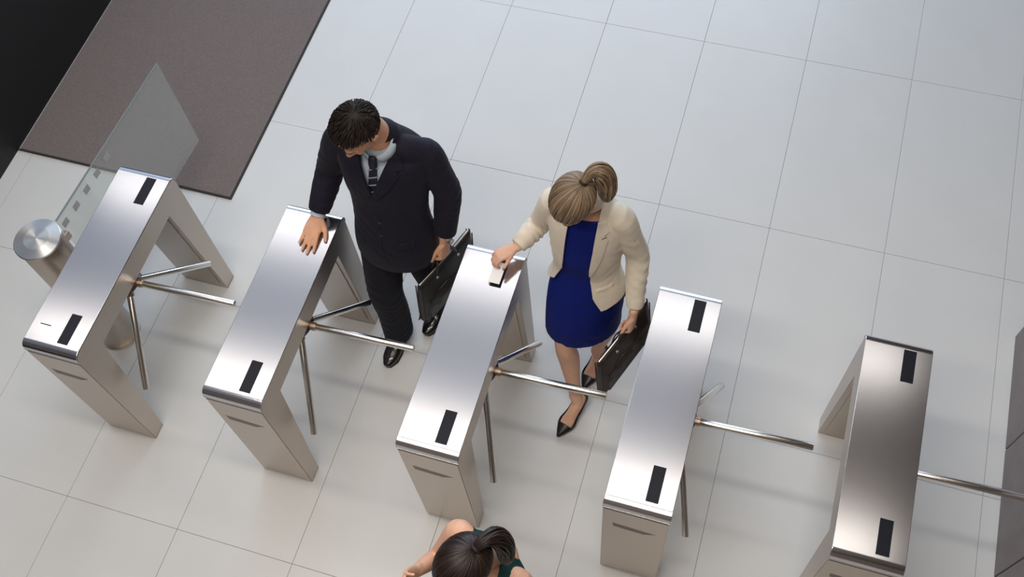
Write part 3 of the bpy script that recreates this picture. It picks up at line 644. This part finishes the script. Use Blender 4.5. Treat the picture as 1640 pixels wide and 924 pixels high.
def build_bag(name, label, m, tb, tf, drop, thick, handle, top_soft=.5, grip=None):
    """soft briefcase: tb/tf top back and front corners, drop vector to the bottom"""
    r = empty(name, (0, 0, 0), label, 'bag'); tb, tf, drop = V(tb), V(tf), V(drop); u = (tf-tb); L = u.length; u.normalize(); v = drop.normalized(); H = drop.length; n = u.cross(v).normalized()
    bm = bmesh.new(); NU, NV = 18, 12; G = {}
    for sgn in (-1, 1):
        for i in range(NU+1):
            for j in range(NV+1):
                a, b_ = i/NU, j/NV; e = min(1, a/.10, (1-a)/.10, (1-b_)/.10)*1.0; e = math.sin(max(0, e)*math.pi/2)
                th = thick/2*(.35+.65*e)*(.30+.70*min(1, b_*2.0)**.7)
                th += .004*math.sin(a*14+b_*5)*e*math.sin(math.pi*b_)
                sag = .012*math.sin(math.pi*a)*(1-b_)
                G[sgn, i, j] = bm.verts.new(tb+u*a*L+v*(b_*H+sag)+n*sgn*th)
        for i in range(NU):
            for j in range(NV): bm.faces.new([G[sgn, i, j], G[sgn, i+1, j], G[sgn, i+1, j+1], G[sgn, i, j+1]])
    for i in range(NU):
        for j in (0, NV): bm.faces.new([G[-1, i, j], G[-1, i+1, j], G[1, i+1, j], G[1, i, j]])
    for j in range(NV):
        for i in (0, NU): bm.faces.new([G[-1, i, j], G[-1, i, j+1], G[1, i, j+1], G[1, i, j]])
    bmesh.ops.bevel(bm, geom=[e for e in bm.edges if len(e.link_faces) == 2 and e.calc_face_angle(0) > .9], offset=.004, segments=2, affect='EDGES')
    obj('body', bm, m, r, True)
    bm = bmesh.new(); tube(bm, [tb+u*L*t+v*(.012*math.sin(math.pi*t)-.003) for t in (.03, .3, .6, .97)], [(.006, .003)]*4, side=n, n=8); obj('zip', bm, M['zip'], r, True)
    for s in (-1, 1):   # piping along both faces' edges, side flap seam
        bm = bmesh.new(); q = [(.01, .05), (.01, .9), (.05, .99), (.95, .99), (.99, .9), (.99, .05)]
        tube(bm, [tb+u*a*L+v*b_*H+n*s*thick*.24 for a, b_ in q], [.0032]*6, side=n, n=8, k=3); obj('piping', bm, m, r, True)
        bm = bmesh.new(); c0, c1 = handle; g = grip if grip is not None else (tb+tf)/2-v*.07
        p0, p1 = tb+u*L*c0+n*s*thick*.2+v*.05, tb+u*L*c1+n*s*thick*.2+v*.05; g = V(g)+n*s*.003
        tube(bm, [p0, p0-v*.05+(g-p0)*.25, g-u*.035, g+u*.035, p1-v*.05+(g-p1)*.25, p1], [(.009, .003), (.008, .003), .0055, .0055, (.008, .003), (.009, .003)], side=u, n=10, k=4); obj('handle', bm, m, r, True)
        for p_ in (p0, p1):
            bm = cyl(p_+n*s*.002+v*.002, p_+n*s*.010+v*.002, .009, 14, .001); obj('rivet', bm, M['zip'], r)
    # front pocket with its zip line on the face that shows
    bm = bmesh.new(); w0 = [(.08, .42), (.92, .42), (.92, .94), (.08, .94)]
    A = [bm.verts.new(tb+u*a*L+v*b_*H+n*thick*.53) for a, b_ in w0]; B = [bm.verts.new(tb+u*a*L+v*b_*H+n*thick*.30) for a, b_ in w0]
    bm.faces.new(A); bm.faces.new(B[::-1])
    for k in range(4): bm.faces.new((A[k], B[k], B[(k+1) % 4], A[(k+1) % 4]))
    bmesh.ops.bevel(bm, geom=bm.edges[:], offset=.004, segments=2, affect='EDGES'); obj('pocket', bm, m, r, True)
    return r
build_bag('briefcase', 'black leather briefcase with zip, hanging from the hand of the man', M['bagm'], (1.668, 1.205, .755), (1.522, .855, .725), (-.015, -.02, -.325), .075, (.30, .70), grip=(1.600, 1.012, .808))

# ================= the woman in the blue dress
def build_woman():
    r = empty('person', (0, 0, 0), 'woman in a cream blazer and royal blue dress with blonde ponytail', 'person')
    s = 1.03; neck = V((2.275, 1.085, 1.385)); hc = V((2.247, 1.003, 1.528)); F = V((-.26, -.62, -.74)); U = V((-.10, -.66, .74))
    shR, shL = V((2.135, 1.105, 1.330)), V((2.425, 1.095, 1.315))
    elR, wrR = V((2.055, 1.075, 1.100)), V((1.975, .975, 1.072))
    elR = V((2.065, 1.120, 1.120)); wrR = V((1.990, .985, 1.082))
    elL, wrL = V((2.505, 1.090, 1.065)), V((2.540, .935, .860))
    pe = V((2.295, 1.02, .86)); hipR, hipL = V((2.225, 1.01, .82)), V((2.375, 1.03, .82))
    knR, anR = V((2.236, .858, .465)), V((2.306, .765, .120)); knL, anL = V((2.400, 1.02, .47)), V((2.350, 1.03, .125))
    bm = bmesh.new(); P, ax = head(bm, hc, F, U, s, neck, True)
    tube(bm, [pe-V((0, 0, .05)), pe, V((2.29, 1.045, 1.0)), V((2.285, 1.06, 1.14)), V((2.282, 1.09, 1.30)), neck-V((0, 0, .02))], [(.12, .085), (.140, .10), (.110, .085), (.135, .10), (.125, .07), (.055, .05)], side=(1, 0, 0), n=24)
    for sh, el, wr in ((shR, elR, wrR), (shL, elL, wrL)): tube(bm, [sh, (sh+el)/2, el, (el+wr)/2, wr], [.042, .037, .032, .030, .022], side=None, n=16)
    for h, k_, a in ((hipR, knR, anR), (hipL, knL, anL)): tube(bm, [h, (h+k_)/2, k_, k_*.72+a*.28+V((0, .012, 0)), k_*.3+a*.7+V((0, .006, 0)), a], [.080, .070, .0515, .0525, .038, .029], side=(1, 0, 0), n=18)
    # right hand pinches the card above the reader
    nl = hand(bm, wrR+V((-.008, -.006, .002)), (-.72, -.68, -.05), (-.10, .02, 1), (.68, -.72, 0), .88, curls=((.55, .95, .5), (.55, .95, .5), (.5, .9, .5), (.45, .8, .5)), spread=(.02, .0, -.04, -.08), thumb=((.55, .34), (.1, .1)))
    nl2 = hand(bm, wrL+V((.000, -.018, -.022)), (.0, -.35, -1), (.95, -.2, 0), (-.25, -.9, .1), .92, curls=((1.15, 1.3, .8),)*4, spread=(.03, .01, -.01, -.03), thumb=((.45, .45), (.4, .3)))
    tR, hR = (2.268, .565, 0), (2.345, .785, 0); tL, hL = (2.325, .850, 0), (2.372, 1.075, 0)
    foot(bm, tR, hR, anR, .055); foot(bm, tL, hL, anL, .055)
    body = fuse('body', bm, M['skinw'], r, .0040, 3); face_bits(P, ax, s, r, M['bagw'], M['skinw']); add_nails(nl, M['nailw'], body); add_nails(nl2, M['nailw'], body)
    hair(P, s, r, M['hairw'], 'tail', tie=(.22, -.86, .50), tail=([(.028, .036, .036), (.060, .048, .030), (.082, .042, -.020), (.088, .030, -.072), (.084, .022, -.112)], [.012, .024, .038, .040, .034, .014]))
    pump(tR, hR, r); pump(tL, hL, r)
    # dress
    bm = bmesh.new()
    hem = V((2.315, .955, .500))
    tube(bm, [V((2.290, .990, .515)), V((2.290, .995, .60)), V((2.295, 1.01, .74)), V((2.295, 1.02, .86)), V((2.290, 1.04, .99)), V((2.286, 1.055, 1.12)), V((2.283, 1.075, 1.24)), V((2.280, 1.09, 1.335))],
         [(.188, .152), (.186, .150), (.180, .140), (.165, .122), (.130, .102), (.142, .118), (.140, .105), (.095, .068)], side=[(1, .76, 0)]*2+[(1, .40, 0)]+[(1, .1, 0)]*5, n=32, flat=True)
    dr = fuse('dress', bm, M['dress'], r, .0065, 4, fold=[((2.27, .88, .82), .16, (1, 0, .9), .12, .0035), ((2.35, .90, .65), .18, (.6, 0, 1), .16, .004), ((2.28, .95, 1.05), .12, (.3, 0, 1), .07, .003)])
    # blazer
    bm = bmesh.new()
    tube(bm, [V((2.292, 1.00, .800)), V((2.295, 1.02, .88)), V((2.292, 1.045, .99)), V((2.287, 1.06, 1.10)), V((2.284, 1.08, 1.22)), V((2.281, 1.10, 1.31)), V((2.279, 1.10, 1.365)), neck+V((0, .012, .006))],
         [(.200, .150), (.180, .138), (.148, .118), (.155, .130), (.165, .124), (.165, .100), (.110, .082), (.072, .066)], side=(1, .02, 0), n=32, power=2.1)
    for sh, el, wr in ((shR, elR, wrR), (shL, elL, wrL)):
        tube(bm, [sh+(V((2.28, 1.1, 1.34))-sh)*.25, sh, (sh+el)/2, el, (el+wr)/2, wr+(el-wr).normalized()*.010], [(.058, .058), (.060, .062), (.055, .056), (.050, .052), (.045, .046), (.036, .036)], side=None, n=24, flat=True)
    bz = fuse('blazer', bm, M['blazer'], r, .006, 5, fold=[((elR+wrR)/2, .12, wrR-elR, .036, .010), (elR, .11, (.3, .3, 1), .05, .0045), (elL, .15, (.1, .3, 1), .06, .0045), ((elL+wrL)/2, .10, wrL-elL, .045, .004), (shL+V((-.03, -.04, -.08)), .10, (1, 0, .8), .06, .003), ((2.42, .93, .95), .12, (1, 0, .5), .08, .003)])
    N = V((-.03, -1, .12)); X = V((1, -.03, 0)); Y = V((0, .12, 1)); O = V((2.285, 1.07, 1.10)); full = bvh_of(bz)
    cut_open(bz, O, X, Y, N, [(-.26, -.45), (.26, -.45), (.26, -.225), (.20, -.235), (.118, -.265), (.075, -.19), (.054, -.10), (.054, .0), (.060, .12), (.062, .30), (-.060, .30), (-.066, .12), (-.070, 0), (-.086, -.09), (-.115, -.165), (-.158, -.205), (-.26, -.19)], depth=-.02)
    solidify(bz, .005)
    for g in (-1, 1):
        if g > 0: q = [(.050, -.05), (.050, .0), (.058, .12), (.060, .26), (.088, .262), (.112, .215), (.094, .200), (.112, .180), (.094, .06), (.066, -.03)]
        else: q = [(-.074, -.05), (-.070, .0), (-.064, .12), (-.060, .26), (-.088, .262), (-.112, .215), (-.094, .200), (-.112, .180), (-.104, .06), (-.086, -.03)][::-1]
        patch('lapel', full, O, X, Y, N, q, M['blazer'], bz, .007, .004)
    patch('buttonhole', full, O, X, Y, N, [(.086, .186), (.106, .196), (.106, .199), (.086, .190)], M['bagw'], bz, .0100, .001, 2)
    patch('pocket_welt', full, O, X, Y, N, [(.085, -.14), (.150, -.13), (.150, -.145), (.085, -.155)], M['blazer'], bz, .005, .004, 3)
build_woman()
build_bag('handbag', 'dark brown leather bag carried by the woman in the cream blazer', M['bagw'], (2.574, 1.045, .775), (2.428, .715, .675), (.025, -.03, -.265), .07, (.30, .68), grip=(2.528, .895, .790))
# card held over the reader
cd = box(-.027, .027, -.050, .050, -.0006, .0006, .0004, seg=1); co = obj('access_card', cd, M['card']); co.location = (1.931, .872, 1.022); co.rotation_euler = (math.radians(8), math.radians(-4), math.radians(-3))
tag(co, 'blank white card held over the reader of the middle turnstile', 'card')

# ================= woman at the bottom of the frame
def build_third():
    r = empty('person', (0, 0, 0), 'dark haired woman in a green sleeveless top at the bottom edge', 'person')
    s = 1.04; neck = V((2.325, -.395, 1.40)); hc = V((2.280, -.487, 1.545)); F = V((-.40, -.74, -.54)); U = V((-.28, -.46, .84))
    shR, shL = V((2.185, -.340, 1.350)), V((2.455, -.455, 1.350)); pe = V((2.335, -.50, .88))
    elR, wrR = V((2.095, -.395, 1.120)), V((2.075, -.500, 1.290)); elL, wrL = V((2.520, -.520, 1.09)), V((2.470, -.66, .92))
    bm = bmesh.new(); P, ax = head(bm, hc, F, U, s, neck, True); sd = V((1, -.42, 0))
    tube(bm, [pe-V((0, 0, .05)), pe, V((2.33, -.475, 1.02)), V((2.325, -.455, 1.16)), V((2.318, -.415, 1.32)), neck-V((0, 0, .02))], [(.12, .085), (.14, .10), (.108, .085), (.132, .10), (.128, .07), (.055, .05)], side=sd, n=24)
    for sh, el, wr in ((shR, elR, wrR), (shL, elL, wrL)): tube(bm, [sh+(neck-sh)*.3, sh, (sh+el)/2, el, (el+wr)/2, wr], [.04, .047, .040, .034, .032, .023], side=None, n=16)
    nl = hand(bm, wrR+V((-.002, -.01, .02)), (-.12, -.55, .8), (-.9, -.1, 0), (.1, -.7, -.6), .92, curls=((.5, .7, .4),)*4)
    nl += hand(bm, wrL+V((-.006, -.018, -.015)), (-.2, -.5, -.8), (.9, -.2, 0), (-.2, -.9, .2), .92, curls=((.35, .4, .3),)*4)
    for g in (-1, 1):
        h = pe+sd.normalized()*.075*g+V((0, 0, -.04)); k_ = V((h.x-.02, h.y-.03-.04*g, .47)); a = V((h.x-.02, h.y-.06*g, .12))
        tube(bm, [h, (h+k_)/2, k_, (k_+a)/2+V((0, .015, 0)), a], [.080, .070, .052, .050, .029], side=(1, 0, 0), n=18)
        to, he = V((a.x-.07, a.y-.17, 0)), V((a.x+.01, a.y+.04, 0)); foot(bm, to, he, a, .055); pump(to, he, r)
    body = fuse('body', bm, M['skinp'], r, .0042, 3); face_bits(P, ax, s, r, M['rubber'], M['skinp']); add_nails(nl, M['nail'], body)
    hair(P, s, r, M['hairp'], 'tail', tie=(.20, -.84, .52), tail=([(.022, .035, .010), (.048, .062, -.020), (.072, .060, -.085), (.080, .040, -.150), (.080, .030, -.19)], [.011, .022, .032, .034, .026, .010]))
    bm = bmesh.new(); tube(bm, [pe+V((0, 0, -.36)), pe-V((0, 0, .1)), pe, V((2.33, -.475, 1.02)), V((2.325, -.455, 1.16)), V((2.318, -.418, 1.305)), V((2.320, -.405, 1.375)), V((2.322, -.40, 1.405))], [(.165, .135), (.172, .13), (.160, .12), (.126, .10), (.148, .118), (.160, .098), (.130, .080), (.085, .06)], side=sd, n=30, flat=True)
    for sh in (shR, shL): tube(bm, [V((2.318, -.41, 1.36))+(sh-V((2.318, -.41, 1.36)))*.45, V((2.318, -.41, 1.35))+(sh-V((2.318, -.41, 1.35)))*.80], [(.050, .048), (.052, .050)], side=(0, 0, 1), n=16, flat=True)
    d = fuse('top', bm, M['green'], r, .0055, 4)
    # scoop neckline front and back
    sn = sd.normalized(); Nf = V((-.39, -.92, 0)).normalized(); O = V((2.317, -.41, 1.36))
    cut_open(d, O, sn, Nf, V((0, 0, 1)), [(.004+.074*math.cos(a*math.pi/10), .052+.080*math.sin(a*math.pi/10)) for a in range(20)], depth=-.11)
    solidify(d, .004)
build_third()
